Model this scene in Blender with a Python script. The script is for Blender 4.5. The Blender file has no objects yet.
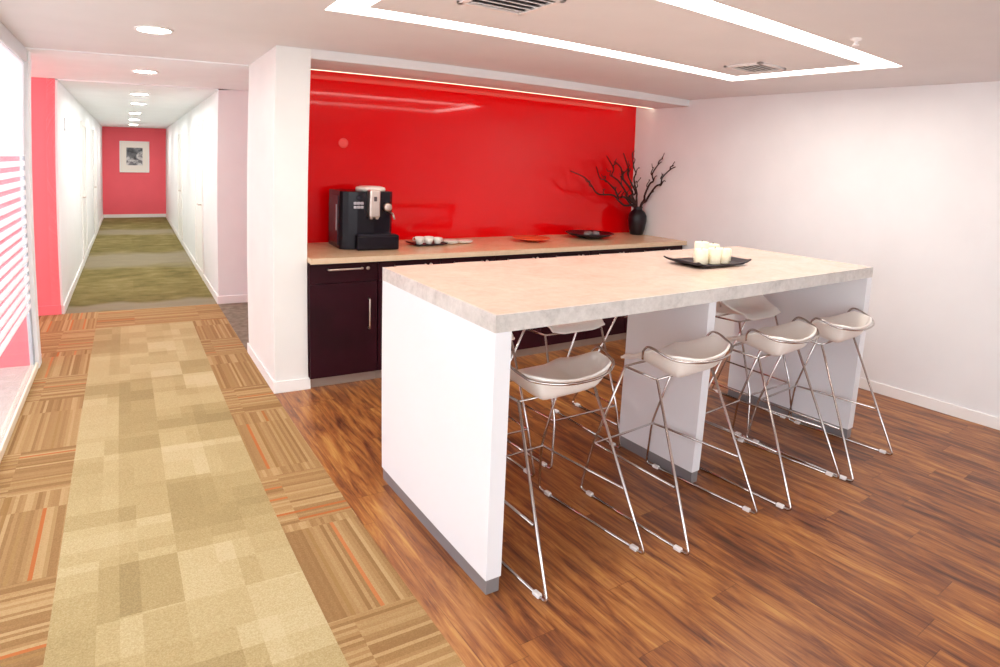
import bpy, bmesh, math, random
from mathutils import Vector, Matrix
random.seed(7)
PI = math.pi
S = bpy.context.scene
COL = S.collection

# ------------------------------------------------------------------ measured layout (metres; camera above the origin, corridor along +Y)
CAMH = 1.6289
H = 2.3843                      # ceiling
XR = 4.913                     # right wall
XC0, XC1, YF, YC1 = .884, 1.124, 4.217, 5.234   # column
YB = 4.970                    # red back panel
XL, XRC, YH, YE = -.686, .886, 7.16, 18.1     # corridor
XG, YG = -.729, 5.351           # glass partition
XWOOD, XB0, XB1 = .875, -.350, .538
YN = -2.6                      # how far the room reaches behind the camera

# ------------------------------------------------------------------ colours and materials
def lin(h):
    h = h.lstrip('#')
    v = [int(h[i:i+2], 16)/255 for i in (0, 2, 4)]
    return tuple(c/12.92 if c <= .04045 else ((c+.055)/1.055)**2.4 for c in v) + (1.0,)

class Nodes:
    """small wrapper round a node tree"""
    def __init__(s, name):
        s.m = bpy.data.materials.new(name); s.m.use_nodes = True
        s.t = s.m.node_tree; s.t.nodes.clear()
        s.out = s.n('ShaderNodeOutputMaterial')
    def n(s, typ, **kw):
        o = s.t.nodes.new(typ)
        for k, v in kw.items(): setattr(o, k, v)
        return o
    def set(s, sock, v):
        if isinstance(v, bpy.types.NodeSocket): s.t.links.new(v, sock)
        else: sock.default_value = v
    def math(s, op, a, b=0.0, c=None):
        o = s.n('ShaderNodeMath', operation=op)
        s.set(o.inputs[0], a); s.set(o.inputs[1], b)
        if c is not None: s.set(o.inputs[2], c)
        return o.outputs[0]
    def mix(s, f, a, b, blend='MIX'):
        o = s.n('ShaderNodeMix', data_type='RGBA', blend_type=blend)
        s.set(o.inputs[0], f); s.set(o.inputs[6], a); s.set(o.inputs[7], b)
        return o.outputs[2]
    def ramp(s, f, stops, interp='LINEAR'):
        o = s.n('ShaderNodeValToRGB'); e = o.color_ramp.elements; o.color_ramp.interpolation = interp
        while len(e) < len(stops): e.new(0.5)
        for i, (p, c) in enumerate(stops):
            e[i].position = p; e[i].color = c if len(c) == 4 else tuple(c)+(1,)
        s.set(o.inputs[0], f); return o.outputs[0]
    def obj(s):
        g = s.n('ShaderNodeNewGeometry').outputs['Position']
        return g
    def xyz(s, v):
        o = s.n('ShaderNodeSeparateXYZ'); s.set(o.inputs[0], v); return o.outputs
    def comb(s, x, y, z=0.0):
        o = s.n('ShaderNodeCombineXYZ'); s.set(o.inputs[0], x); s.set(o.inputs[1], y); s.set(o.inputs[2], z); return o.outputs[0]
    def noise(s, v, scale, detail=3.0, rough=.5, dist=0.0):
        o = s.n('ShaderNodeTexNoise'); s.set(o.inputs['Vector'], v)
        o.inputs['Scale'].default_value = scale; o.inputs['Detail'].default_value = detail
        o.inputs['Roughness'].default_value = rough; o.inputs['Distortion'].default_value = dist
        return o.outputs['Fac']
    def white(s, v):
        o = s.n('ShaderNodeTexWhiteNoise', noise_dimensions='3D'); s.set(o.inputs['Vector'], v); return o.outputs['Value']
    def scale(s, v, k):
        o = s.n('ShaderNodeVectorMath', operation='MULTIPLY'); s.set(o.inputs[0], v); o.inputs[1].default_value = k; return o.outputs[0]
    def bsdf(s, color, rough=.5, metal=0.0, spec=.5, bump=None, bstr=.2, bdist=.01, coat=0.0):
        p = s.n('ShaderNodeBsdfPrincipled')
        s.set(p.inputs['Base Color'], color); s.set(p.inputs['Roughness'], rough); s.set(p.inputs['Metallic'], metal)
        p.inputs['Specular IOR Level'].default_value = spec
        p.inputs['Coat Weight'].default_value = coat; p.inputs['Coat Roughness'].default_value = .06
        if bump is not None:
            b = s.n('ShaderNodeBump'); b.inputs['Strength'].default_value = bstr; b.inputs['Distance'].default_value = bdist
            s.set(b.inputs['Height'], bump); s.t.links.new(b.outputs[0], p.inputs['Normal'])
        s.t.links.new(p.outputs[0], s.out.inputs[0]); return p

def paint(name, hexc, rough=.6, var=.02, scale=3.0, spec=.4, metal=0.0, bump=.03, coat=0.0):
    N = Nodes(name); c = lin(hexc)
    f = N.noise(N.obj(), scale, 3)
    dark = tuple(x*(1-var) for x in c[:3])+(1,); light = tuple(min(1, x*(1+var)) for x in c[:3])+(1,)
    fine = N.noise(N.obj(), 220.0, 2)
    N.bsdf(N.ramp(f, [(.3, dark), (.7, light)]), rough, metal, spec, fine, bump, .002, coat)
    return N.m

M = {}
M['white_wall'] = paint('white_wall_paint', '#eaecee', .55)
M['warm_wall'] = paint('right_wall_paint', '#e8e8e9', .5)
M['ceiling'] = paint('ceiling_paint', '#e2e0e1', .7)
M['ceiling_white'] = paint('corridor_ceiling_paint', '#f0f3f6', .7)
M['column'] = paint('column_paint', '#e9e8e6', .55)
M['skirting'] = paint('white_skirting', '#f0eeec', .4)
M['pink_wall'] = paint('coral_wall_paint', '#f56470', .6)
M['pink_hazed'] = paint('hazed_coral_wall_paint', '#f8848f', .6)  # coral with overexposed haze painted in as a lighter tone
M['red_wall'] = paint('red_gloss_panel', '#dc0309', .05, .03, 1.2, .4, 0, .0)
M['white_panel'] = paint('white_laminate', '#eceef2', .22, .01, 2.0, .5)
M['plinth'] = paint('grey_metal_plinth', '#8d8a8c', .45, .05, 5, .5, .3)
M['chrome'] = paint('polished_chrome', '#cfc9c6', .16, .02, 8, .5, 1.0, 0)
M['seat'] = paint('white_seat_plastic', '#fcf8f2', .35, .01, 5, .5)
M['glide'] = paint('clear_plastic_glide', '#e9e6e4', .3)
M['cabinet'] = paint('dark_wenge_cabinet', '#2a0712', .4, .25, 4, .2)
M['steel'] = paint('brushed_steel', '#cdbdb4', .3, .05, 9, .5, 1.0, 0)
M['toe'] = paint('aluminium_toe_kick', '#a8988d', .4, .05, 6, .5, .5)
M['black'] = paint('black_plastic', '#100813', .25, .2, 5, .25)
M['black_matt'] = paint('black_matt', '#0c080d', .5, .2, 5, .4)
M['smoke'] = paint('smoked_grey_plastic', '#2a2833', .25, .2, 5, .3)
M['ceramic'] = paint('white_ceramic', '#f3efe6', .25, .01)
M['candle'] = paint('cream_wax', '#f6edd2', .5, .03)
M['tray'] = paint('dark_tray', '#1d0f17', .3, .2)
M['orange_dish'] = paint('orange_glaze', '#e8623c', .25, .1)
M['vase'] = paint('black_vase_glaze', '#120a14', .3, .2)
M['twig'] = paint('dark_twig', '#2b120c', .6, .3, 30)
M['frame_white'] = paint('white_frame', '#f3f3f1', .4)
M['grille'] = paint('white_grille', '#e4dedc', .5)
M['dark_slot'] = paint('dark_slot', '#4a3f42', .6)
M['alu'] = paint('light_aluminium', '#d9dce0', .35, .02, 6, .5, .4)
M['beige_kerb'] = paint('cream_kerb', '#efe6cf', .5)
M['button'] = paint('silver_button', '#b9b3b8', .3, .02, 6, .5, .6)
M['sprinkler'] = paint('sprinkler_white', '#efe9e7', .4)

def emit(name, hexc, strength):
    N = Nodes(name); e = N.n('ShaderNodeEmission'); e.inputs[0].default_value = lin(hexc); e.inputs[1].default_value = strength
    N.t.links.new(e.outputs[0], N.out.inputs[0]); return N.m
M['led'] = emit('led_strip', '#fff8ee', 10.0)
M['cove'] = emit('cove_strip', '#ffe3c4', 1.7)
M['lamp'] = emit('downlight_glow', '#fffdf4', 40.0)
M['lamp_far'] = emit('corridor_downlight_glow', '#fffdf6', 150.0)

def wood_floor():
    N = Nodes('wood_plank_floor'); p = N.obj(); x, y, z = N.xyz(p)
    W = .155
    i = N.math('FLOOR', N.math('DIVIDE', x, W))
    off = N.white(N.comb(i, 3.0, 1.0))
    yy = N.math('ADD', N.math('DIVIDE', y, 1.25), N.math('MULTIPLY', off, 7.0))
    j = N.math('FLOOR', yy)
    rnd = N.white(N.comb(i, j, 5.0))
    sh = N.comb(N.math('ADD', x, N.math('MULTIPLY', rnd, 9.0)), N.math('ADD', y, N.math('MULTIPLY', rnd, 31.0)), 0.0)
    g1 = N.noise(N.scale(sh, (9.0, 1.1, 1)), 2.4, 6, .62, .6)
    g2 = N.noise(N.scale(sh, (60.0, 2.2, 1)), 2.0, 4, .6)
    t = N.math('ADD', N.math('MULTIPLY', g1, .70), N.math('ADD', N.math('MULTIPLY', g2, .28), N.math('MULTIPLY', N.math('SUBTRACT', rnd, .5), .10)))
    c = N.ramp(t, [(.31, lin('#422316')), (.41, lin('#704027')), (.50, lin('#955b30')), (.58, lin('#ad733d')), (.70, lin('#c59552'))])
    fx = N.math('FRACT', N.math('DIVIDE', x, W)); fy = N.math('FRACT', yy)
    e1 = N.math('LESS_THAN', fx, .016); e2 = N.math('LESS_THAN', fy, .0022)
    e = N.math('MULTIPLY', N.math('MAXIMUM', e1, e2), .45)
    c = N.mix(e, c, lin('#35170d'))
    N.bsdf(c, N.math('ADD', .27, N.math('MULTIPLY', g2, .16)), 0, .45, N.math('SUBTRACT', g2, N.math('MULTIPLY', e, .8)), .10, .003)
    return N.m
M['wood'] = wood_floor()

def carpet_field():
    N = Nodes('beige_patchwork_carpet'); p = N.obj(); x, y, z = N.xyz(p)
    def grid(w, h, ox, oy, sd):
        return N.white(N.comb(N.math('FLOOR', N.math('DIVIDE', N.math('ADD', x, ox), w)), N.math('FLOOR', N.math('DIVIDE', N.math('ADD', y, oy), h)), sd))
    a = grid(.444, .46, -XB0, 0.07, 1.0)
    b = grid(.222, .33, -XB0, .1, 2.0)
    c2 = grid(.148, .20, -XB0, .0, 4.0)
    v = N.math('ADD', N.math('MULTIPLY', N.math('SUBTRACT', a, -.6), .22), N.math('ADD', N.math('MULTIPLY', b, .34), N.math('MULTIPLY', c2, .20)))
    fl = N.noise(p, 170.0, 2, .7)
    v2 = N.math('ADD', v, N.math('MULTIPLY', N.math('SUBTRACT', fl, .5), .9))
    c = N.ramp(v2, [(.15, lin('#97835a')), (.42, lin('#ad986b')), (.6, lin('#b9a579')), (.85, lin('#c9b890'))])
    N.bsdf(c, .95, 0, .15, fl, .5, .006)
    return N.m
M['carpet_field'] = carpet_field()

def carpet_border(along):
    N = Nodes('striped_carpet_tile_' + ('lengthwise' if along else 'crosswise')); p = N.obj(); x, y, z = N.xyz(p)
    s = x if along else y; o = y if along else x
    i = N.math('FLOOR', N.math('MULTIPLY', s, 62.0))
    tile = N.math('FLOOR', N.math('MULTIPLY', o, 1.6))
    st = N.white(N.comb(i, tile, 2.0 if along else 6.0))
    fl = N.noise(p, 190.0, 2, .7)
    base = N.ramp(N.math('ADD', st, N.math('MULTIPLY', N.math('SUBTRACT', fl, .5), 1.0)),
                  [(.0, lin('#8f6c45')), (.3, lin('#9d7a50')), (.65, lin('#a88659')), (1.0, lin('#b8996d'))])
    acc = N.math('GREATER_THAN', N.white(N.comb(i, tile, 9.0)), .972)
    base = N.mix(N.math('MULTIPLY', acc, .6), base, lin('#c4622c'))
    acc2 = N.math('GREATER_THAN', N.white(N.comb(i, tile, 12.0)), .94)
    base = N.mix(N.math('MULTIPLY', acc2, .4), base, lin('#8d6a38'))
    N.bsdf(base, .95, 0, .15, fl, .5, .006)
    return N.m
M['border_long'] = carpet_border(True); M['border_cross'] = carpet_border(False)

def carpet_corridor():
    N = Nodes('olive_corridor_carpet'); p = N.obj(); x, y, z = N.xyz(p)
    a = N.white(N.comb(N.math('FLOOR', N.math('DIVIDE', x, .8)), N.math('FLOOR', N.math('DIVIDE', y, .9)), 1.0))
    b = N.noise(N.scale(p, (1.0, 1.8, 1)), 2.6, 5, .65)
    fl = N.noise(p, 150.0, 2, .7)
    t = N.math('ADD', N.math('MULTIPLY', b, .95), N.math('ADD', N.math('MULTIPLY', N.math('SUBTRACT', fl, .5), .3), N.math('MULTIPLY', N.math('SUBTRACT', a, .5), .12)))
    olive = N.ramp(t, [(.3, lin('#64592f')), (.5, lin('#7c6e42')), (.7, lin('#94845c'))])
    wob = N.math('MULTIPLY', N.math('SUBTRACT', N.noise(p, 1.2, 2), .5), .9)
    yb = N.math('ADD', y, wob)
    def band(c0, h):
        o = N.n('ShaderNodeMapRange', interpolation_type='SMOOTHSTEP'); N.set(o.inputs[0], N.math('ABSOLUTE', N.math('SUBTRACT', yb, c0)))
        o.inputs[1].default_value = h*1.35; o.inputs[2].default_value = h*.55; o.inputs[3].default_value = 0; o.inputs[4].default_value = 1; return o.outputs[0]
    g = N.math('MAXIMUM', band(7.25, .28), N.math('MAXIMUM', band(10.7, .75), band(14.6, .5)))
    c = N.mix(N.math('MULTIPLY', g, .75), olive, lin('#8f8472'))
    N.bsdf(c, .95, 0, .15, fl, .5, .006)
    return N.m
M['carpet_corridor'] = carpet_corridor()
M['office_carpet'] = paint('pale_office_carpet', '#d8cfc6', .95, .08, 14, .1, 0, .4)
M['carpet_grey'] = paint('grey_brown_carpet', '#86796a', .95, .25, 14, .1, 0, .4)

def stone(name, stops, grain=26.0):
    N = Nodes(name); p = N.obj()
    a = N.noise(p, 4.0, 6, .65, 1.2); b = N.noise(p, grain, 4, .7)
    t = N.math('ADD', N.math('MULTIPLY', a, .6), N.math('MULTIPLY', b, .4))
    N.bsdf(N.ramp(t, stops), .22, 0, .5, b, .02, .001)
    return N.m
M['stone_top'] = stone('bounce_tinted_cream_stone', [(.3, lin('#cfb4a2')), (.5, lin('#d8c0b0')), (.7, lin('#dfcabb'))])  # warm bounce from red panel and wood painted into the cream; edge stays grey
M['stone_edge'] = stone('grey_marbled_edge', [(.32, lin('#b5b1ac')), (.46, lin('#cdc9c4')), (.6, lin('#dcd8d3'))], 40)
M['worktop'] = stone('beige_worktop', [(.3, lin('#d2ad86')), (.5, lin('#dcbb97')), (.7, lin('#e4c8a8'))])
M['worktop_edge'] = stone('beige_worktop_edge', [(.3, lin('#cdb193')), (.7, lin('#dcc6aa'))])

def glass(name, tint, film=False):
    N = Nodes(name)
    tr = N.n('ShaderNodeBsdfTransparent'); tr.inputs[0].default_value = tint
    gl = N.n('ShaderNodeBsdfGlossy'); gl.inputs['Roughness'].default_value = .02
    fr = N.n('ShaderNodeFresnel'); fr.inputs[0].default_value = 1.45
    mx = N.n('ShaderNodeMixShader'); N.set(mx.inputs[0], N.math('MULTIPLY', fr.outputs[0], .25))
    N.t.links.new(tr.outputs[0], mx.inputs[1]); N.t.links.new(gl.outputs[0], mx.inputs[2])
    last = mx.outputs[0]
    if film:   # diagonal white film stripes stuck on the pane
        x, y, z = N.xyz(N.obj())
        d = N.math('FRACT', N.math('DIVIDE', z, .07))
        on = N.math('MULTIPLY', N.math('LESS_THAN', d, .52), N.math('MULTIPLY', N.math('LESS_THAN', z, 1.62), N.math('GREATER_THAN', z, .48)))
        top = N.math('MULTIPLY', N.math('GREATER_THAN', z, 1.62), .45)
        fac = N.math('ADD', N.math('MULTIPLY', on, .75), top)
        df = N.n('ShaderNodeBsdfDiffuse'); df.inputs[0].default_value = lin('#f4f3f2')
        tl = N.n('ShaderNodeBsdfTranslucent'); tl.inputs[0].default_value = lin('#f4f3f2')
        m2 = N.n('ShaderNodeMixShader'); m2.inputs[0].default_value = .45
        N.t.links.new(df.outputs[0], m2.inputs[1]); N.t.links.new(tl.outputs[0], m2.inputs[2])
        m3 = N.n('ShaderNodeMixShader'); N.set(m3.inputs[0], fac)
        N.t.links.new(last, m3.inputs[1]); N.t.links.new(m2.outputs[0], m3.inputs[2]); last = m3.outputs[0]
    N.t.links.new(last, N.out.inputs[0]); return N.m
M['film_glass'] = glass('striped_film_glass', (.82, .83, .85, 1), True)

def photo_print():
    N = Nodes('monochrome_print'); p = N.obj()
    a = N.noise(N.scale(p, (1, 1, 1)), 4.5, 5, .6, 1.0)
    N.bsdf(N.ramp(a, [(.35, lin('#2a2c33')), (.5, lin('#77797f')), (.62, lin('#d6d6d6'))]), .4)
    return N.m
M['print'] = photo_print()

# ------------------------------------------------------------------ mesh helpers
def add_box(bm, lo, hi, mi=0):
    r = bmesh.ops.create_cube(bm, size=1.0)
    c = [(lo[i]+hi[i])/2 for i in range(3)]; d = [abs(hi[i]-lo[i]) for i in range(3)]
    bmesh.ops.scale(bm, vec=d, verts=r['verts']); bmesh.ops.translate(bm, vec=c, verts=r['verts'])
    for f in {f for v in r['verts'] for f in v.link_faces}: f.material_index = mi
    return r['verts']

def fillet(pts, rad, n=5, closed=False):
    pts = [Vector(p) for p in pts]; out = []
    L = len(pts)
    for i, p in enumerate(pts):
        if not closed and i in (0, L-1): out.append(p); continue
        a = pts[i-1]; b = pts[(i+1) % L]
        da = (a-p); db = (b-p); r = min(rad, da.length*.45, db.length*.45)
        p0 = p+da.normalized()*r; p1 = p+db.normalized()*r
        for k in range(n+1):
            t = k/n; out.append(p0*(1-t)**2 + p*2*t*(1-t) + p1*t*t)
    return out

def smooth_path(pts, n=6):
    P = [Vector(p) for p in pts]; P = [P[0]*2-P[1]]+P+[P[-1]*2-P[-2]]; out = []
    for i in range(1, len(P)-2):
        for k in range(n):
            t = k/n; a, b, c, d = P[i-1:i+3]
            out.append(.5*((2*b)+(c-a)*t+(2*a-5*b+4*c-d)*t*t+(3*b-a-3*c+d)*t**3))
    out.append(P[-2]); return out

def add_tube(bm, pts, r, seg=8, r1=None):
    pts = [Vector(p) for p in pts]; n = len(pts); rings = []
    t0 = (pts[1]-pts[0]).normalized()
    up = Vector((0, 0, 1)) if abs(t0.z) < .9 else Vector((1, 0, 0))
    nv = (up - t0*up.dot(t0)).normalized()
    for i, p in enumerate(pts):
        t = (pts[min(i+1, n-1)]-pts[max(i-1, 0)]).normalized()
        nv = (nv - t*nv.dot(t)).normalized(); b = t.cross(nv)
        rr = r if r1 is None else r+(r1-r)*i/(n-1)
        rings.append([bm.verts.new(p+(nv*math.cos(2*PI*k/seg)+b*math.sin(2*PI*k/seg))*rr) for k in range(seg)])
    for i in range(n-1):
        for k in range(seg):
            f = bm.faces.new((rings[i][k], rings[i][(k+1) % seg], rings[i+1][(k+1) % seg], rings[i+1][k])); f.smooth = True
    bm.faces.new(rings[0][::-1]); bm.faces.new(rings[-1])

def add_lathe(bm, prof, seg=24, c=(0, 0, 0)):
    rings = []
    for r, z in prof:
        if r < 1e-5: rings.append([bm.verts.new((c[0], c[1], c[2]+z))])
        else: rings.append([bm.verts.new((c[0]+r*math.cos(2*PI*k/seg), c[1]+r*math.sin(2*PI*k/seg), c[2]+z)) for k in range(seg)])
    for a, b in zip(rings, rings[1:]):
        for k in range(seg):
            k2 = (k+1) % seg
            if len(a) == 1 and len(b) == 1: continue
            if len(a) == 1: vs = (a[0], b[k], b[k2]) if False else (a[0], b[k2], b[k])
            elif len(b) == 1: vs = (a[k], a[k2], b[0])
            else: vs = (a[k], a[k2], b[k2], b[k])
            f = bm.faces.new(vs); f.smooth = True

def build(name, bm, mat, parent=None, bevel=0.0, seg=2, loc=None, rotz=0.0):
    bmesh.ops.recalc_face_normals(bm, faces=bm.faces[:])
    me = bpy.data.meshes.new(name); bm.to_mesh(me); bm.free()
    for m in (mat if isinstance(mat, (list, tuple)) else [mat]): me.materials.append(m)
    o = bpy.data.objects.new(name, me); COL.objects.link(o)
    if parent: o.parent = parent
    if loc: o.location = loc
    if rotz: o.rotation_euler.z = rotz
    if bevel:
        b = o.modifiers.new('bevel', 'BEVEL'); b.width = bevel; b.segments = seg; b.limit_method = 'ANGLE'; b.angle_limit = math.radians(40)
    return o

def box(name, lo, hi, mat, parent=None, bevel=0.0, loc=None):
    bm = bmesh.new(); add_box(bm, lo, hi); return build(name, bm, mat, parent, bevel, 2, loc)

def struct(o): o['kind'] = 'structure'; return o
def tag(o, label, cat, group=None):
    o['label'] = label; o['category'] = cat
    if group: o['group'] = group
    return o
def thing(name, label, cat, loc=(0, 0, 0), rotz=0.0, group=None):
    o = bpy.data.objects.new(name, None); COL.objects.link(o); o.location = loc; o.rotation_euler.z = rotz
    o.empty_display_size = .1
    return tag(o, label, cat, group)
def copy_tree(root):
    r = root.copy(); COL.objects.link(r)
    for ch in root.children:
        c = ch.copy(); COL.objects.link(c); c.parent = r
        for g in ch.children:
            d = g.copy(); COL.objects.link(d); d.parent = c
    return r

# ------------------------------------------------------------------ floors
struct(box('floor', (XWOOD, YN, -.06), (XR, YB, 0), M['wood']))
struct(box('floor_carpet_runner', (XB0, YN, -.06), (XB1, 6.46, .002), M['carpet_field']))
bands_r = [(6.46, YH, 0), (5.745, 6.46, 1), (5.23, 5.745, 0), (4.43, 5.23, 1), (3.93, 4.43, 0), (3.04, 3.93, 1), (2.56, 3.04, 0), (1.876, 2.56, 1), (1.33, 1.876, 0), (.55, 1.33, 1), (.05, .55, 0), (YN, .05, 1)]
bands_l = [(6.46, YH, 1), (5.75, 6.46, 0), (5.1, 5.75, 1), (4.6, 5.1, 0), (3.80, 4.6, 1), (3.295, 3.80, 0), (2.567, 3.295, 1), (2.0, 2.567, 0), (1.2, 2.0, 1), (.7, 1.2, 0), (YN, .7, 1)]
bm = bmesh.new()
for a, b, l in bands_r: add_box(bm, (XB1, a, -.06), (XWOOD, b, .002), 0 if l else 1)
struct(build('floor_carpet_border_right', bm, [M['border_long'], M['border_cross']]))
bm = bmesh.new()
for a, b, l in bands_l: add_box(bm, (XG if b < YG+.4 else -3.2, a, -.06), (XB0, b, .002), 0 if l else 1)
struct(build('floor_carpet_border_left', bm, [M['border_long'], M['border_cross']]))
struct(box('floor_carpet_border_end', (XB0, 6.46, -.06), (XB1, YH, .002), M['border_cross']))
struct(box('floor_corridor', (XL-.02, YH, -.06), (XRC+.02, YE, .001), M['carpet_corridor']))
struct(box('floor_side_room', (XWOOD, YB+.06, -.06), (4.6, YH, .0), M['carpet_grey']))
struct(box('floor_glass_office', (-4.6, YN, -.06), (XG, YG+.4, .0), M['office_carpet']))

# ------------------------------------------------------------------ walls, column, bulkhead
struct(box('wall_right', (XR, YN, 0), (XR+.12, YB+.12, H), M['warm_wall']))
struct(box('wall_back', (XC1-.02, YB, 0), (XR, YB+.06, H), M['red_wall']))
struct(box('wall_column', (XC0, YF, 0), (XC1, YC1, H), M['column'], bevel=.004))
bm = bmesh.new()
add_box(bm, (XC1, YF, 2.3176), (XR, 4.700, H))
struct(build('wall_bulkhead', bm, M['ceiling'], bevel=.004))
# coral wall beside the corridor mouth, corridor walls
struct(box('wall_pink_return', (-3.2, YH, 0), (XL-.02, YH+.1, H), M['pink_hazed']))
struct(box('baseboard_pink', (-3.2, YH-.015, 0), (XL-.015, YH, .1), M['pink_hazed'], bevel=.004))
bm = bmesh.new(); add_box(bm, (XL-.1, YH, 0), (XL, YE, H)); struct(build('wall_corridor_left', bm, M['white_wall']))
bm = bmesh.new(); add_box(bm, (XRC, YH, 0), (XRC+.1, YE, H)); add_box(bm, (XRC+.1, YH, 0), (4.6, YH+.1, H)); struct(build('wall_corridor_right', bm, M['white_wall']))
struct(box('wall_end', (XL-.1, YE, 0), (XRC+.1, YE+.1, H), M['pink_wall']))
bm = bmesh.new()
for a, b, c, d in ((YB+.06, 5.3, 0, H), (6.9, YH+.1, 0, H), (5.3, 6.9, 0, .5), (5.3, 6.9, 2.25, H)): add_box(bm, (4.6, a, c), (4.7, b, d))  # unseen wall; its opening is added so daylight brightens the lobby
struct(build('wall_side_room', bm, M['white_wall']))
bm = bmesh.new()
for a, b, c, d in ((-4.6, -.65, 0, H), (2.75, XR+.12, 0, H), (-.65, 2.75, 0, .15), (-.65, 2.75, 2.25, H), (.45, .52, .15, 2.25), (1.6, 1.67, .15, 2.25)): add_box(bm, (a, YN-.1, c), (b, YN, d))  # unseen wall; opening added so daylight from behind reaches the stool backs
struct(build('wall_near', bm, M['white_wall']))
# skirting boards
struct(box('baseboard_right', (XR-.014, YN, 0), (XR, 4.10, .085), M['skirting'], bevel=.003))
bm = bmesh.new()
add_box(bm, (XC0-.012, YF-.012, 0), (XC1+.012, YF, .085)); add_box(bm, (XC0-.012, YF, 0), (XC0, YC1+.012, .085)); add_box(bm, (XC1, YF, 0), (XC1+.012, YF+.05, .085))
struct(build('baseboard_column', bm, M['skirting'], bevel=.003))
bm = bmesh.new(); add_box(bm, (XRC-.014, YH-.014, 0), (XRC, YE, .09)); add_box(bm, (XRC, YH-.014, 0), (4.6, YH, .09)); struct(build('baseboard_corridor_right', bm, M['skirting'], bevel=.003))
struct(box('baseboard_corridor_left', (XL, YH-.01, 0), (XL+.014, YE, .09), M['skirting'], bevel=.003))
struct(box('baseboard_end', (XL, YE-.014, 0), (XRC, YE, .09), M['skirting']))

# ------------------------------------------------------------------ ceilings (the light slot is cut out of the front ceiling)
LX0, LX1, LY0, LY1, LW = .8805, 4.087, 1.747, 3.082, .166
bm = bmesh.new()
def ceil(a, b, c, d): add_box(bm, (a, b, H), (c, d, H+.14))
ceil(XG-.04, YN, LX0, YC1); ceil(LX0, YN, LX1, LY0); ceil(LX0, LY1, LX1, YC1); ceil(LX1, YN, XR+.12, YC1)
ceil(LX0+LW, LY0+LW, LX1-LW, LY1-LW)
struct(build('ceiling', bm, M['ceiling']))
struct(box('ceiling_lobby', (-4.6, YC1, H-.008), (4.6, YH+.001, H+.12), M['ceiling_white']))
struct(box('ceiling_corridor', (XL-.1, YH, H-.02), (XRC+.1, YE, H+.12), M['ceiling_white']))

# recessed rectangular light line
bm = bmesh.new()
z0, z1 = H+.012, H+.03
add_box(bm, (LX0, LY0, z0), (LX1, LY0+LW, z1)); add_box(bm, (LX0, LY1-LW, z0), (LX1, LY1, z1))
add_box(bm, (LX0, LY0+LW, z0), (LX0+LW, LY1-LW, z1)); add_box(bm, (LX1-LW, LY0+LW, z0), (LX1, LY1-LW, z1))
o = build('ceiling_light', bm, M['led']); tag(o, 'large rectangular loop of recessed white light in the ceiling over the island', 'ceiling light')
# cove light in the slot above the red panel
bm = bmesh.new(); add_box(bm, (XC1+.005, 4.701, 2.319), (XR-.004, 4.742, 2.345)); o = build('cove_light', bm, M['cove'])
tag(o, 'thin warm strip light tucked behind the bulkhead above the red panel', 'strip light')

# downlights
def downlight(x, y, z, label, r=.095, far=False):
    t = thing('downlight', label, 'ceiling light', (x, y, z), 0, 'round downlights along the walkway')
    bm = bmesh.new(); add_lathe(bm, [(r, 0), (r+.018, 0), (r+.018, -.006), (r, -.009), (r, 0)], 28); build('trim_ring', bm, M['frame_white'], t)
    bm = bmesh.new(); add_lathe(bm, [(0, -.004), (r, -.004), (r, -.001), (0, -.001)], 28); build('lens', bm, M['lamp_far' if far else 'lamp'], t)
downlight(.121, 4.09, H, 'round glowing downlight in the walkway ceiling, nearest the camera')
downlight(.115, 6.08, H-.008, 'round glowing downlight just before the corridor mouth')
for k, (y, l) in enumerate([(8.2, 'first round downlight inside the corridor ceiling'), (9.7, 'second round downlight inside the corridor ceiling'), (11.9, 'third round downlight inside the corridor ceiling'),
                            (14.0, 'fourth round downlight inside the corridor ceiling'), (16.2, 'round downlight nearest the coral end wall')]):
    downlight(.10 if y < 11 else .07, y, H-.02, l, far=True)

# air diffusers
def vent(x, y, w, d, label):
    t = thing('ceiling_vent', label, 'air vent', (x, y, H), 0, 'square air diffusers in the ceiling')
    bm = bmesh.new()
    for a, b, c, e in ((-w/2, -d/2, w/2, -d/2+.03), (-w/2, d/2-.03, w/2, d/2), (-w/2, -d/2, -w/2+.03, d/2), (w/2-.03, -d/2, w/2, d/2)): add_box(bm, (a, b, -.014), (c, e, 0))
    build('vent_frame', bm, M['grille'], t, .003)
    box('backing', (-w/2+.03, -d/2+.03, -.003), (w/2-.03, d/2-.03, 0), M['dark_slot'], t)
    for k in range(5):
        y0 = -d/2+.05+k*(d-.1)/4.6
        bm = bmesh.new(); vs = add_box(bm, (-w/2+.03, y0, -.012), (w/2-.03, y0+.022, -.008))
        bmesh.ops.rotate(bm, cent=(0, y0+.011, -.01), matrix=Matrix.Rotation(.5, 3, 'X'), verts=vs)
        build('slat', bm, M['grille'], t)
vent(3.64, 2.555, .30, .30, 'square white air diffuser in the ceiling, in the right half of the light loop')
vent(1.52, 2.36, .36, .36, 'square white air diffuser in the ceiling, in the left half of the light loop')

t = thing('sprinkler', 'small white sprinkler head hanging from the ceiling beyond the light loop corner', 'sprinkler', (3.188, 1.614, H))
bm = bmesh.new(); add_lathe(bm, [(0, 0), (.03, 0), (.026, -.008), (.01, -.012), (.01, -.03), (0, -.03)], 16); build('escutcheon', bm, M['sprinkler'], t)
bm = bmesh.new(); add_lathe(bm, [(0, -.03), (.018, -.032), (.018, -.036), (0, -.036)], 16); build('deflector', bm, M['sprinkler'], t)

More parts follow.
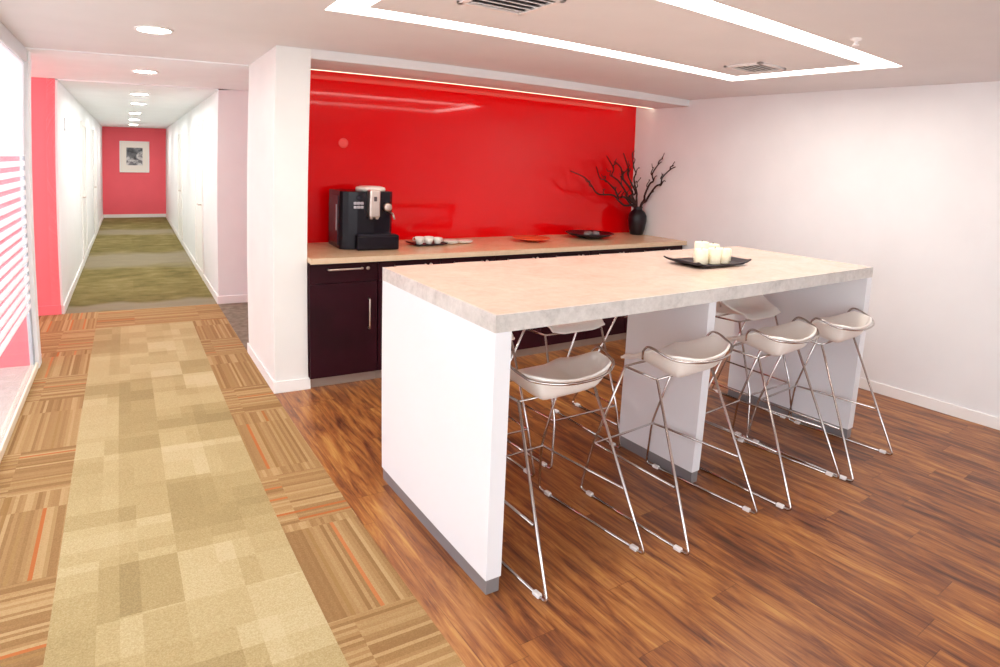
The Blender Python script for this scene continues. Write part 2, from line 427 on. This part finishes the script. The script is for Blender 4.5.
# ------------------------------------------------------------------ glass partition on the left
t = struct(box('window_1', (XG-.006, YN, .05), (XG+.006, YG-.05, H-.1), M['film_glass']))
bm = bmesh.new()
add_box(bm, (XG-.03, YG-.05, 0), (XG+.0, YG+.0, H)); add_box(bm, (XG-.03, YN, H-.1), (XG+.02, YG-.05, H))
struct(build('trim_1', bm, M['alu'], bevel=.003))
struct(box('trim_2', (XG-.02, YG, 0), (XG+.027, YG+.14, H), M['white_wall'], bevel=.004))
struct(box('trim_3', (XG-.03, YN, 0), (XG+.02, YG, .05), M['beige_kerb'], bevel=.004))
bm = bmesh.new(); add_box(bm, (-3.0, YG+.1, 0), (XG-.02, YG+.14, 2.08), 0); add_box(bm, (-3.0, YG+.1, 2.08), (XG-.02, YG+.14, H), 1)
struct(build('wall_glass_office', bm, [M['pink_hazed'], M['white_wall']]))

# ------------------------------------------------------------------ corridor doors (white, barely stand out from the walls), end picture
def door(n, x, y0, side):
    t = bpy.data.objects.new('door_%d' % n, None); COL.objects.link(t); struct(t)
    s = side
    box('door_leaf', (min(x, x+s*.006), y0+.05, .01), (max(x, x+s*.006), y0+.92, 2.06), M['frame_white'], t)
    bm = bmesh.new()
    for a, b, c, d in ((y0, y0+.05, 0, 2.06), (y0+.92, y0+.97, 0, 2.06), (y0, y0+.97, 2.06, 2.12)):
        add_box(bm, (min(x, x+s*.02), a, c), (max(x, x+s*.02), b, d))
    build('door_frame', bm, M['skirting'], t, .004)
    bm = bmesh.new(); xx = x+s*.05
    add_tube(bm, fillet([(x, y0+.14, 1.0), (xx, y0+.14, 1.0), (xx, y0+.26, 1.0)], .015), .009); build('door_handle', bm, M['steel'], t)
door(1, XRC, 8.6, -1); door(2, XL, 10.3, 1); door(3, XRC, 12.2, -1); door(4, XL, 13.6, 1)

t = thing('wall_picture', 'framed monochrome picture with a wide white mat on the coral end wall', 'picture', (.10, YE, 1.60))
bm = bmesh.new()
for a, b, c, d in ((-.37, -.41, .37, -.385), (-.37, .385, .37, .41), (-.37, -.41, -.345, .41), (.345, -.41, .37, .41)): add_box(bm, (a, -.04, b), (c, 0, d))
build('frame', bm, M['frame_white'], t, .004)
box('mat', (-.345, -.015, -.385), (.345, 0, .385), M['ceramic'], t)
box('print', (-.2, -.02, -.22), (.2, -.015, .24), M['print'], t)
t = thing('wall_sign', 'small white plate on the left corridor wall near its mouth', 'sign', (XL, 7.95, 1.96))
box('plate', (0, -.09, -.07), (.012, .09, .07), M['alu'], t, .003)
t = thing('wall_disc', 'small round pale red disc on the red panel above the coffee machine', 'cover plate', (1.615, YB, 1.776))
bm = bmesh.new(); add_lathe(bm, [(0, 0), (.04, 0), (.042, .004), (.036, .008), (0, .009)], 24)  # small pale red disc set on the red panel
bmesh.ops.rotate(bm, cent=(0, 0, 0), matrix=Matrix.Rotation(PI/2, 3, 'X'), verts=bm.verts[:]); build('round_disc', bm, paint('pale_red_disc', '#ec4a45', .4), t)

# ------------------------------------------------------------------ island table
X0, X1, Y0, Y1 = 1.115, 3.885, 1.7456, 2.788
ZT, ZB = 1.12, 1.0556
t = thing('island_table', 'long white island table with a thick pale stone top on three slab panels', 'table', (X0, Y0, 0))
W, D = X1-X0, Y1-Y0
box('tabletop', (.006, .006, ZB+.004), (W-.006, D-.006, ZT), M['stone_top'], t, .002)
bm = bmesh.new()
for a, b, c, d in ((0, 0, W, .006), (0, D-.006, W, D), (0, .006, .006, D-.006), (W-.006, .006, W, D-.006)): add_box(bm, (a, b, ZB), (c, d, ZT-.001))
add_box(bm, (.006, .006, ZB), (W-.006, D-.006, ZB+.004))
o = build('table_edge', bm, M['stone_edge'], t); o['label'] = 'grey marbled edge band'
PL = .066
for x0, x1, y0, y1 in ((0, .07, 0, D), (2.506-X0, 2.566-X0, 1.936-Y0, 2.508-Y0), (W-.066, W, 0, 2.709-Y0)):
    box('support_panel', (x0, y0, PL), (x1, y1, ZB), M['white_panel'], t, .002)
    box('plinth', (x0+.006, y0+.004, 0), (x1-.006, y1-.004, PL), M['plinth'], t)

# ------------------------------------------------------------------ back counter: worktop and cabinets
t = thing('worktop', 'long beige worktop running along the red panel over the dark cabinets', 'worktop', (XC1, 4.138, .916))
box('top_slab', (.001, .004, .003), (XR-XC1-.002, YB-4.138-.001, .039), M['worktop'], t, .002)
box('front_edge', (.001, 0, .0), (XR-XC1-.002, .004, .0385), M['worktop_edge'], t)
def cabinet(x0, x1, label, hx, proto=[None]):
    w = x1-x0; yf = 4.185
    t = thing('base_cabinet', label, 'cabinet', (x0, yf, 0), 0, 'dark base cabinets under the back counter')
    box('body', (.0, .02, .075), (w, YB-yf-.004, .916), M['cabinet'], t)
    box('toe_kick', (0, .05, 0), (w, .07, .075), M['toe'], t)
    dr = box('drawer', (.003, 0, .77), (w-.003, .019, .906), M['cabinet'], t, .002)
    bm = bmesh.new(); xa, xb = hx[0]-x0, hx[1]-x0
    add_tube(bm, fillet([(xa, 0, .868), (xa, -.03, .868), (xb, -.03, .868), (xb, 0, .868)], .012), .007); build('drawer_handle', bm, M['steel'], dr)
    bm = bmesh.new(); add_lathe(bm, [(0, 0), (.013, 0), (.013, .008), (0, .009)], 16, (0, 0, 0))
    bmesh.ops.rotate(bm, cent=(0, 0, 0), matrix=Matrix.Rotation(PI/2, 3, 'X'), verts=bm.verts[:])
    bmesh.ops.translate(bm, vec=(xb-.0+.048, 0, .864), verts=bm.verts[:])
    build('lock', bm, M['steel'], dr)
    d = box('door', (.003, 0, .08), (w-.003, .019, .765), M['cabinet'], t, .002)
    bm = bmesh.new(); xd = xb+.055
    add_tube(bm, fillet([(xd, 0, .64), (xd, -.03, .64), (xd, -.03, .42), (xd, 0, .42)], .012), .007); build('door_handle', bm, M['steel'], d)
    return t
seams = [XC1+.004, 1.640, 2.15, 2.65, 3.15, 3.65, 4.15, XR-.004]
hd = [(1.26, 1.513), (1.77, 2.02), (2.27, 2.52), (2.77, 3.02), (3.27, 3.52), (3.77, 4.02), (4.35, 4.65)]
cl = ['dark wine-brown cabinet with steel handles, fully seen beside the white column', 'dark cabinet behind the left end panel of the island', 'dark cabinet seen through the first gap under the island',
      'dark cabinet second along the gap under the island', 'dark cabinet behind the middle panel of the island', 'dark cabinet behind the right half of the island', 'dark cabinet in the corner by the right wall']
for k in range(7): cabinet(seams[k], seams[k+1]-.002, cl[k], hd[k])

# ------------------------------------------------------------------ bar stools
RW = .0066
def make_stool(label):
    t = thing('bar_stool', label, 'bar stool', group='chrome wire bar stools round the island')
    # seat shell: rows run from the front edge to the rolled back lip
    bm = bmesh.new(); NU, NV = 30, 30; grid = []
    def sst(e0, e1, x): x = min(1, max(0, (x-e0)/(e1-e0))); return x*x*(3-2*x)
    for j in range(NV+1):
        v = 1-2*j/NV; row = []                      # v = 1 front edge, -1 back
        if v < 0: v = -(-v)**.62
        for i in range(NU+1):
            u = -1+2*i/NU; u = math.copysign(abs(u)**.62, u); vb = max(0, -v)
            e = (abs(u)**2.6+vb**2.6)**(1/2.6) if vb else abs(u)
            e = min(e, 1.0) if vb == 0 else e/max(1, (1+min(abs(u)/max(vb, 1e-6), vb/max(abs(u), 1e-6))**2.6)**(1/2.6))
            lift = .098*sst(.52, 1.02, e)*(1-.80*sst(-.25, .90, v))*(.90+.30*u*u*sst(.6, -.3, v))
            hw = (.185+.05*sst(1, -.2, v) if False else .235-.045*sst(-.1, 1, v))
            x = u*hw*math.sqrt(1-.36*vb**3); y = (.015+v*.20)*1.0 if v > 0 else .015+v*.19*math.sqrt(1-.36*abs(u)**3)
            z = .721+lift+.026*sst(-.6, .7, v)-.022*sst(.8, 1, v)
            row.append(bm.verts.new((x, y, z)))
        grid.append(row)
    for j in range(NV):
        for i in range(NU):
            f = bm.faces.new((grid[j][i], grid[j][i+1], grid[j+1][i+1], grid[j+1][i])); f.smooth = True
    o = build('seat', bm, M['seat'], t)
    s = o.modifiers.new('thick', 'SOLIDIFY'); s.thickness = .013; s.offset = 0
    b = o.modifiers.new('soft', 'BEVEL'); b.width = .004; b.segments = 2; b.limit_method = 'ANGLE'
    for sx in (-1, 1):
        X = .272*sx; XB = .257*sx; TX = .205*sx
        bm = bmesh.new(); add_tube(bm, [(X, -.30, RW), (XB, .30, RW)], RW); build('runner', bm, M['chrome'], t)
        front = fillet([(X, -.30, RW), (X, -.352, RW), (TX, -.03, .708)], .028)
        bm = bmesh.new(); add_tube(bm, front, RW); build('leg', bm, M['chrome'], t)
        rear = fillet([(XB, .30, RW), (XB, .355, RW), (.226*sx, .318, .27), (TX, .165, .716)], .045)
        bm = bmesh.new(); add_tube(bm, rear, RW); build('leg', bm, M['chrome'], t)
        for y, x in ((-.29, X), (.285, XB)):
            bm = bmesh.new(); add_box(bm, (x-.011, y-.02, .0), (x+.011, y+.02, .019)); build('floor_glide', bm, M['glide'], t, .005)
    # footrest: two side bars and the cross bar between the island-side legs, one bent rod
    fr = fillet([(.252, -.222, .27), (.226, .31, .27), (-.226, .31, .27), (-.252, -.222, .27)], .012)
    bm = bmesh.new(); add_tube(bm, fr, RW*.9); build('footrest', bm, M['chrome'], t)
    # carrier under the seat
    bm = bmesh.new(); add_tube(bm, fillet([(-.205, -.03, .706), (-.205, .168, .714), (.205, .168, .714), (.205, -.03, .706)], .02), RW*.9)
    add_tube(bm, [(-.205, -.03, .706), (.205, -.03, .706)], RW*.9); build('seat_carrier', bm, M['chrome'], t)
    # rail: rises from the seat sides as low arm loops and runs round outside the back rim
    half = [(.238, .035, .790), (.244, .030, .830), (.247, .005, .856), (.247, -.03, .856), (.240, -.075, .842), (.214, -.132, .824), (.12, -.186, .812), (0, -.201, .808)]
    pts = half + [(-x, y, z) for x, y, z in half[-2::-1]]
    bm = bmesh.new(); add_tube(bm, smooth_path(pts, 5), RW*.85); build('back_rail', bm, M['chrome'], t)
    return t
stool0 = make_stool('')
places = [
    (1.545, 1.950, 3.0, 'near-side bar stool at the left end, in front of the left panel of the island'),
    (2.245, 1.870, 3.5, 'near-side bar stool standing in front of the middle panel of the island'),
    (2.962, 1.825, 3.5, 'near-side bar stool between the middle and right panels, third from the left'),
    (3.535, 1.785, 2.5, 'near-side bar stool at the right end, closest to the white right wall'),
    (1.567, 2.775, 181, 'far-side bar stool nearly hidden behind the left end panel of the island'),
    (2.215, 2.80, 180, 'far-side bar stool seen through the gap between the left and middle panels'),
    (2.96, 2.82, 180, 'far-side bar stool hidden behind the middle panel, only its right wires showing'),
    (3.525, 2.48, 180, 'far-side bar stool pushed under the top between the middle and right panels'),
]
for k, (x, y, r, l) in enumerate(places):
    o = stool0 if k == 0 else copy_tree(stool0)
    o.location = (x, y, 0); o.rotation_euler.z = math.radians(r); o['label'] = l

# ------------------------------------------------------------------ things on the island: tray of candles
def square_tray(name, label, cat, loc, rotz, w, d, lift, mat):
    bm = bmesh.new(); n = 12; g = []
    for j in range(n+1):
        row = []
        for i in range(n+1):
            u = -1+2*i/n; v = -1+2*j/n
            e = max(0, abs(u)-.55)/.45; f = max(0, abs(v)-.7)/.3
            row.append(bm.verts.new((u*w/2, v*d/2, .006+lift*e*e+lift*.35*f*f)))
        g.append(row)
    for j in range(n):
        for i in range(n):
            q = bm.faces.new((g[j][i], g[j][i+1], g[j+1][i+1], g[j+1][i])); q.smooth = True
    o = build(name, bm, mat, None, 0, 2, loc, rotz)
    s = o.modifiers.new('thick', 'SOLIDIFY'); s.thickness = .009; s.offset = 0
    return tag(o, label, cat)
square_tray('tray', 'square black tray with upturned ends holding cream candles on the island top', 'tray', (2.885, 2.265, ZT+.001), math.radians(-3), .45, .27, .022, M['tray'])
def candle(x, y, w, h, label):
    t = thing('candle', label, 'candle', (x, y, ZT+.0125), random.uniform(-.15, .15), 'cream candles on the black tray')
    bm = bmesh.new(); add_lathe(bm, [(0, 0), (w*.97, 0), (w, .004), (w, h-.006), (w*.9, h), (w*.4, h-.003), (0, h-.004)], 20); build('wax_body', bm, M['candle'], t)
    bm = bmesh.new(); add_tube(bm, [(0, 0, h-.005), (.002, 0, h+.008)], .0016, 6); build('wick', bm, M['black_matt'], t)
for x, y, w, h, l in [(2.785, 2.235, .040, .084, 'cream candle standing leftmost on the black tray'), (2.875, 2.31, .042, .112, 'tallest cream candle at the back of the black tray'),
                      (2.865, 2.205, .038, .090, 'cream candle in the front middle of the black tray'), (2.945, 2.205, .038, .084, 'cream candle at the front right of the cluster on the tray'),
                      (2.965, 2.30, .040, .098, 'cream candle behind the front right one on the tray'), (3.030, 2.255, .036, .074, 'short cream candle standing rightmost on the black tray')]:
    candle(x, y, w, h, l)

# ------------------------------------------------------------------ things on the back counter
ZC = .955
# coffee machine: local x to the right, front towards -y
t = thing('coffee_machine', 'black bean-to-cup coffee machine with silver spout on the beige counter', 'coffee machine', (1.450, 4.43, ZC+.001), math.radians(-3))
CW, CD, CH = .425, .40, .445
bm = bmesh.new()
prof = [(0, .05), (0, CD-.01), (.01, CD), (CW-.01, CD), (CW, CD-.01), (CW, .06), (CW-.03, .02), (CW*.62, .0), (CW*.3, .0), (.06, .012), (.02, .03)]
lo = [bm.verts.new((x, y+.06, .0)) for x, y in prof]; hi = [bm.verts.new((x, y+.06, CH)) for x, y in prof]
n = len(prof)
for k in range(n):
    f = bm.faces.new((lo[k], lo[(k+1) % n], hi[(k+1) % n], hi[k]))
bm.faces.new(hi); bm.faces.new(lo[::-1]); build('body', bm, M['black'], t, .012, 3)
bm = bmesh.new(); add_box(bm, (.11, -.01, .0), (CW+.02, .10, .115)); build('drip_tray', bm, M['black'], t, .012, 3)
bm = bmesh.new(); add_box(bm, (.125, .0, .113), (CW+.005, .09, .119)); build('drip_grid', bm, M['smoke'], t, .002)
bm = bmesh.new(); add_box(bm, (-.006, .14, .03), (.004, .40, .41)); build('water_tank', bm, M['smoke'], t, .006)
bm = bmesh.new(); add_box(bm, (-.009, .17, .14), (-.004, .19, .34)); build('water_gauge', bm, M['button'], t)
bm = bmesh.new(); add_box(bm, (.20, -.018, .25), (.285, .075, .462)); add_box(bm, (.205, -.010, .235), (.235, .03, .26)); add_box(bm, (.25, -.010, .235), (.28, .03, .26)); build('coffee_spout', bm, M['steel'], t, .012, 3)
bm = bmesh.new(); add_box(bm, (.232, -.022, .375), (.256, -.015, .41)); build('logo_badge', bm, M['dark_slot'], t, .003)
bm = bmesh.new(); add_lathe(bm, [(0, 0), (.14, 0), (.145, .012), (.138, .028), (.10, .036), (0, .040)], 32, (.27, .20, CH)); 
bmesh.ops.scale(bm, vec=(.8, 1.0, 1), space=Matrix.Translation((-.27, -.2, 0)), verts=bm.verts[:]); build('bean_lid', bm, M['ceramic'], t)
for r in range(2):
    for c in range(3):
        bm = bmesh.new(); add_box(bm, (.095+c*.027, .045, .315+r*.030), (.118+c*.027, .062, .336+r*.030)); build('button', bm, M['button'], t, .003)
bm = bmesh.new(); add_lathe(bm, [(0, 0), (.02, 0), (.02, .006), (0, .008)], 16); bmesh.ops.rotate(bm, cent=(0, 0, 0), matrix=Matrix.Rotation(PI/2, 3, 'X'), verts=bm.verts[:])
bmesh.ops.translate(bm, vec=(.135, .058, .395), verts=bm.verts[:]); build('power_button', bm, M['smoke'], t)
bm = bmesh.new(); add_lathe(bm, [(0, 0), (.034, 0), (.036, .01), (.032, .036), (.02, .038), (0, .038)], 24); bmesh.ops.rotate(bm, cent=(0, 0, 0), matrix=Matrix.Rotation(PI/2, 3, 'X'), verts=bm.verts[:])
bmesh.ops.translate(bm, vec=(.365, .072, .325), verts=bm.verts[:]); build('control_knob', bm, M['steel'], t)
bm = bmesh.new(); add_tube(bm, fillet([(.385, .09, .29), (.405, .04, .28), (.41, .02, .235)], .02), .008, 8); build('steam_wand', bm, M['steel'], t)

# tray of cups, saucers, dishes
square_tray('cup_tray', 'dark rectangular tray carrying white cups on the counter beside the coffee machine', 'tray', (2.235, 4.613, ZC+.001), 0, .29, .2, .012, M['tray'])
def cup(x, y, label):
    t = thing('cup', label, 'cup', (x, y, ZC+.0125), random.uniform(0, 6), 'white cups on the dark tray')
    bm = bmesh.new(); add_lathe(bm, [(0, 0), (.022, 0), (.026, .004), (.036, .03), (.040, .05), (.0375, .05), (.033, .03), (.022, .007), (0, .006)], 22); build('bowl', bm, M['ceramic'], t)
    bm = bmesh.new(); add_tube(bm, smooth_path([(.036, 0, .042), (.052, 0, .04), (.056, 0, .027), (.048, 0, .015), (.031, 0, .016)], 4), .004, 6); build('handle', bm, M['ceramic'], t)
for x, y, l in [(2.155, 4.583, 'white cup leftmost in the front row on the dark tray'), (2.235, 4.573, 'white cup in the middle of the front row on the dark tray'), (2.315, 4.573, 'white cup rightmost in the front row on the dark tray'),
                (2.19, 4.658, 'white cup at the back left of the dark tray'), (2.275, 4.658, 'white cup at the back right of the dark tray')]: cup(x, y, l)
def saucer(x, y, z, label):
    bm = bmesh.new(); add_lathe(bm, [(0, 0), (.035, 0), (.06, .006), (.078, .013), (.078, .016), (.055, .010), (.03, .006), (0, .006)], 28)
    o = build('saucer', bm, M['ceramic'], None, 0, 2, (x, y, z)); tag(o, label, 'saucer', 'white saucers stacked beside the cups')
for k in range(3): saucer(2.455+.004*k, 4.622, ZC+.001+k*.008, ['bottom white saucer of the left stack right of the cup tray', 'middle white saucer of the left stack right of the cup tray', 'top white saucer of the left stack right of the cup tray'][k])
for k in range(2): saucer(2.60+.003*k, 4.632, ZC+.001+k*.008, ['bottom white saucer of the right stack past the cup tray', 'top white saucer of the right stack past the cup tray'][k])

bm = bmesh.new(); add_lathe(bm, [(0, 0), (.05, 0), (.055, .006), (.13, .020), (.175, .032), (.172, .036), (.12, .026), (.05, .012), (0, .012)], 32)
o = build('dish', bm, M['orange_dish'], None, 0, 2, (3.276, 4.579, ZC+.001)); tag(o, 'shallow orange dish on the middle of the back counter', 'dish')
t = thing('bowl', 'wide shallow black bowl on the counter left of the vase', 'bowl', (4.05, 4.66, ZC+.001))
bm = bmesh.new(); add_lathe(bm, [(0, 0), (.10, 0), (.12, .006), (.21, .030), (.245, .048), (.24, .052), (.2, .038), (.11, .014), (0, .012)], 36); build('bowl_shell', bm, M['tray'], t)
bm = bmesh.new(); add_lathe(bm, [(.06, .012), (.075, .012), (.075, .02), (.06, .02), (.06, .012)], 24); build('inner_ring', bm, M['smoke'], t)
for k, (x, y, l) in enumerate([(4.0, 4.642, 'pale pebble leftmost in the black bowl'), (4.07, 4.692, 'pale pebble at the back of the black bowl'), (4.12, 4.652, 'pale pebble rightmost in the black bowl')]):
    bm = bmesh.new(); bmesh.ops.create_icosphere(bm, subdivisions=3, radius=.036); bmesh.ops.scale(bm, vec=(1.2, .9, .7), verts=bm.verts[:])
    for f in bm.faces: f.smooth = True
    o = build('pebble', bm, M['plinth'], None, 0, 2, (x, y, ZC+.040), k*1.1); tag(o, l, 'pebble', 'pebbles in the black bowl')

# vase and twigs
VX, VY = 4.80, 4.755
bm = bmesh.new(); add_lathe(bm, [(0, 0), (.062, 0), (.072, .006), (.088, .07), (.100, .15), (.098, .205), (.080, .245), (.052, .268), (.048, .285), (.056, .300), (.050, .300), (.042, .285), (.046, .266), (.07, .24), (.085, .2), (.06, .02), (0, .015)], 32)
o = build('vase', bm, M['vase'], None, 0, 2, (VX, VY, ZC+.001)); tag(o, 'rounded black vase of twisted twigs in the counter corner', 'vase')
def twig(tx, ty, tz, label, forks=2, curl=.03, r=.013):
    b0 = Vector((VX+random.uniform(-.012, .012), VY+random.uniform(-.012, .012), ZC+.03)); b1 = Vector((VX+(.03 if tx > VX else -.03), VY-.008, ZC+.298))
    tip = Vector((tx, ty, tz)); pts = [b0, b1]; n = 7
    for k in range(1, n+1):
        s = k/n; p = b1.lerp(tip, s)
        p += Vector((math.sin(k*2.1+tx*9)*curl, math.sin(k*1.7)*curl*.5, math.cos(k*2.3+tx*5)*curl*.8 + .05*math.sin(PI*s)*(-1 if abs(tx-VX) > .45 else .3)))*(1 if k < n else .4)
        p.x = min(p.x, XR-.03); p.y = min(p.y, YB-.03)
        pts.append(p)
    o = bmesh.new(); path = smooth_path(pts, 5); add_tube(o, path, r, 7, r*.35)
    for f in range(forks+1):
        i = int(len(path)*(.42+.15*f)); p = path[i]; d = (path[i+1]-path[i]).normalized()
        side = Vector((random.uniform(-.7, .7), random.uniform(-.5, .2), random.uniform(.4, .9)))
        q = [p]; L = random.uniform(.10, .17)
        for m in range(1, 5):
            e = p+(d*.5+side*.7)*L*m/4+Vector((math.sin(m*2.5+f), 0, math.cos(m*2.2+f)))*.018
            e.x = min(e.x, XR-.025); e.y = min(e.y, YB-.025); q.append(e)
        add_tube(o, smooth_path(q, 4), r*.5, 6, r*.22)
    ob = build('twig', o, M['twig'], None); return tag(ob, label, 'twig', 'twisted twigs in the black vase')
twig(3.74, 4.62, 1.62, 'longest twisted twig, reaching farthest left over the red panel', 2, .030)
twig(4.10, 4.69, 1.66, 'twisted twig second from the left over the red panel', 2, .036)
twig(4.30, 4.75, 1.77, 'twisted twig third from the left over the red panel', 3, .036)
twig(4.48, 4.80, 1.72, 'thick twisted twig fourth from the left over the red panel', 2, .042, .017)
twig(4.58, 4.79, 1.82, 'upright twisted twig fifth from the left over the red panel', 2, .036)
twig(4.73, 4.80, 1.86, 'upright twisted twig beside the edge of the red panel', 2, .040)
twig(4.86, 4.52, 1.76, 'twisted twig rising in front of the white wall, left one of the pair', 3, .032, .015)
twig(4.87, 4.33, 1.71, 'twisted twig leaning farthest right in front of the white wall', 3, .028, .015)

# ------------------------------------------------------------------ daylight
w = bpy.data.worlds.new('daylight'); S.world = w; w.use_nodes = True
bg = w.node_tree.nodes['Background']; bg.inputs[0].default_value = (.93, .965, 1.0, 1); bg.inputs[1].default_value = 3.1

# ------------------------------------------------------------------ camera: wide lens with barrel distortion, shifted
cd = bpy.data.cameras.new('camera'); cam = bpy.data.objects.new('camera', cd); COL.objects.link(cam); S.camera = cam
yaw, pitch, roll, FPX, A3, CY = .5696, -.1022, .0391, 617.3965, -.1437, 229.4543
F = Vector((math.sin(yaw)*math.cos(pitch), math.cos(yaw)*math.cos(pitch), math.sin(pitch)))
R = Vector((math.cos(yaw), -math.sin(yaw), 0)); U = R.cross(F)
R2 = R*math.cos(roll)+U*math.sin(roll); U2 = U*math.cos(roll)-R*math.sin(roll)
m = Matrix((R2, U2, -F)).transposed().to_4x4(); m.translation = (0, 0, CAMH); cam.matrix_world = m
cd.type = 'PANO'; cd.panorama_type = 'FISHEYE_LENS_POLYNOMIAL'
cd.sensor_fit = 'HORIZONTAL'; cd.sensor_width = 36; cd.sensor_height = 24.012
f = FPX*.036
cd.fisheye_fov = math.radians(170)
cd.fisheye_polynomial_k0 = 0; cd.fisheye_polynomial_k1 = -1/f; cd.fisheye_polynomial_k2 = 0
cd.fisheye_polynomial_k3 = -A3/f**3; cd.fisheye_polynomial_k4 = 0
cd.shift_y = (CY-333.5)/667.0
cd.clip_start = .02; cd.clip_end = 100
S.view_settings.view_transform = 'Standard'; S.view_settings.look = 'None'
S.view_settings.gamma = 1; S.view_settings.use_curve_mapping = False
S.view_settings.exposure = 0.68
S.cycles.use_denoising = True
S.cycles.max_bounces = 12; S.cycles.diffuse_bounces = 8
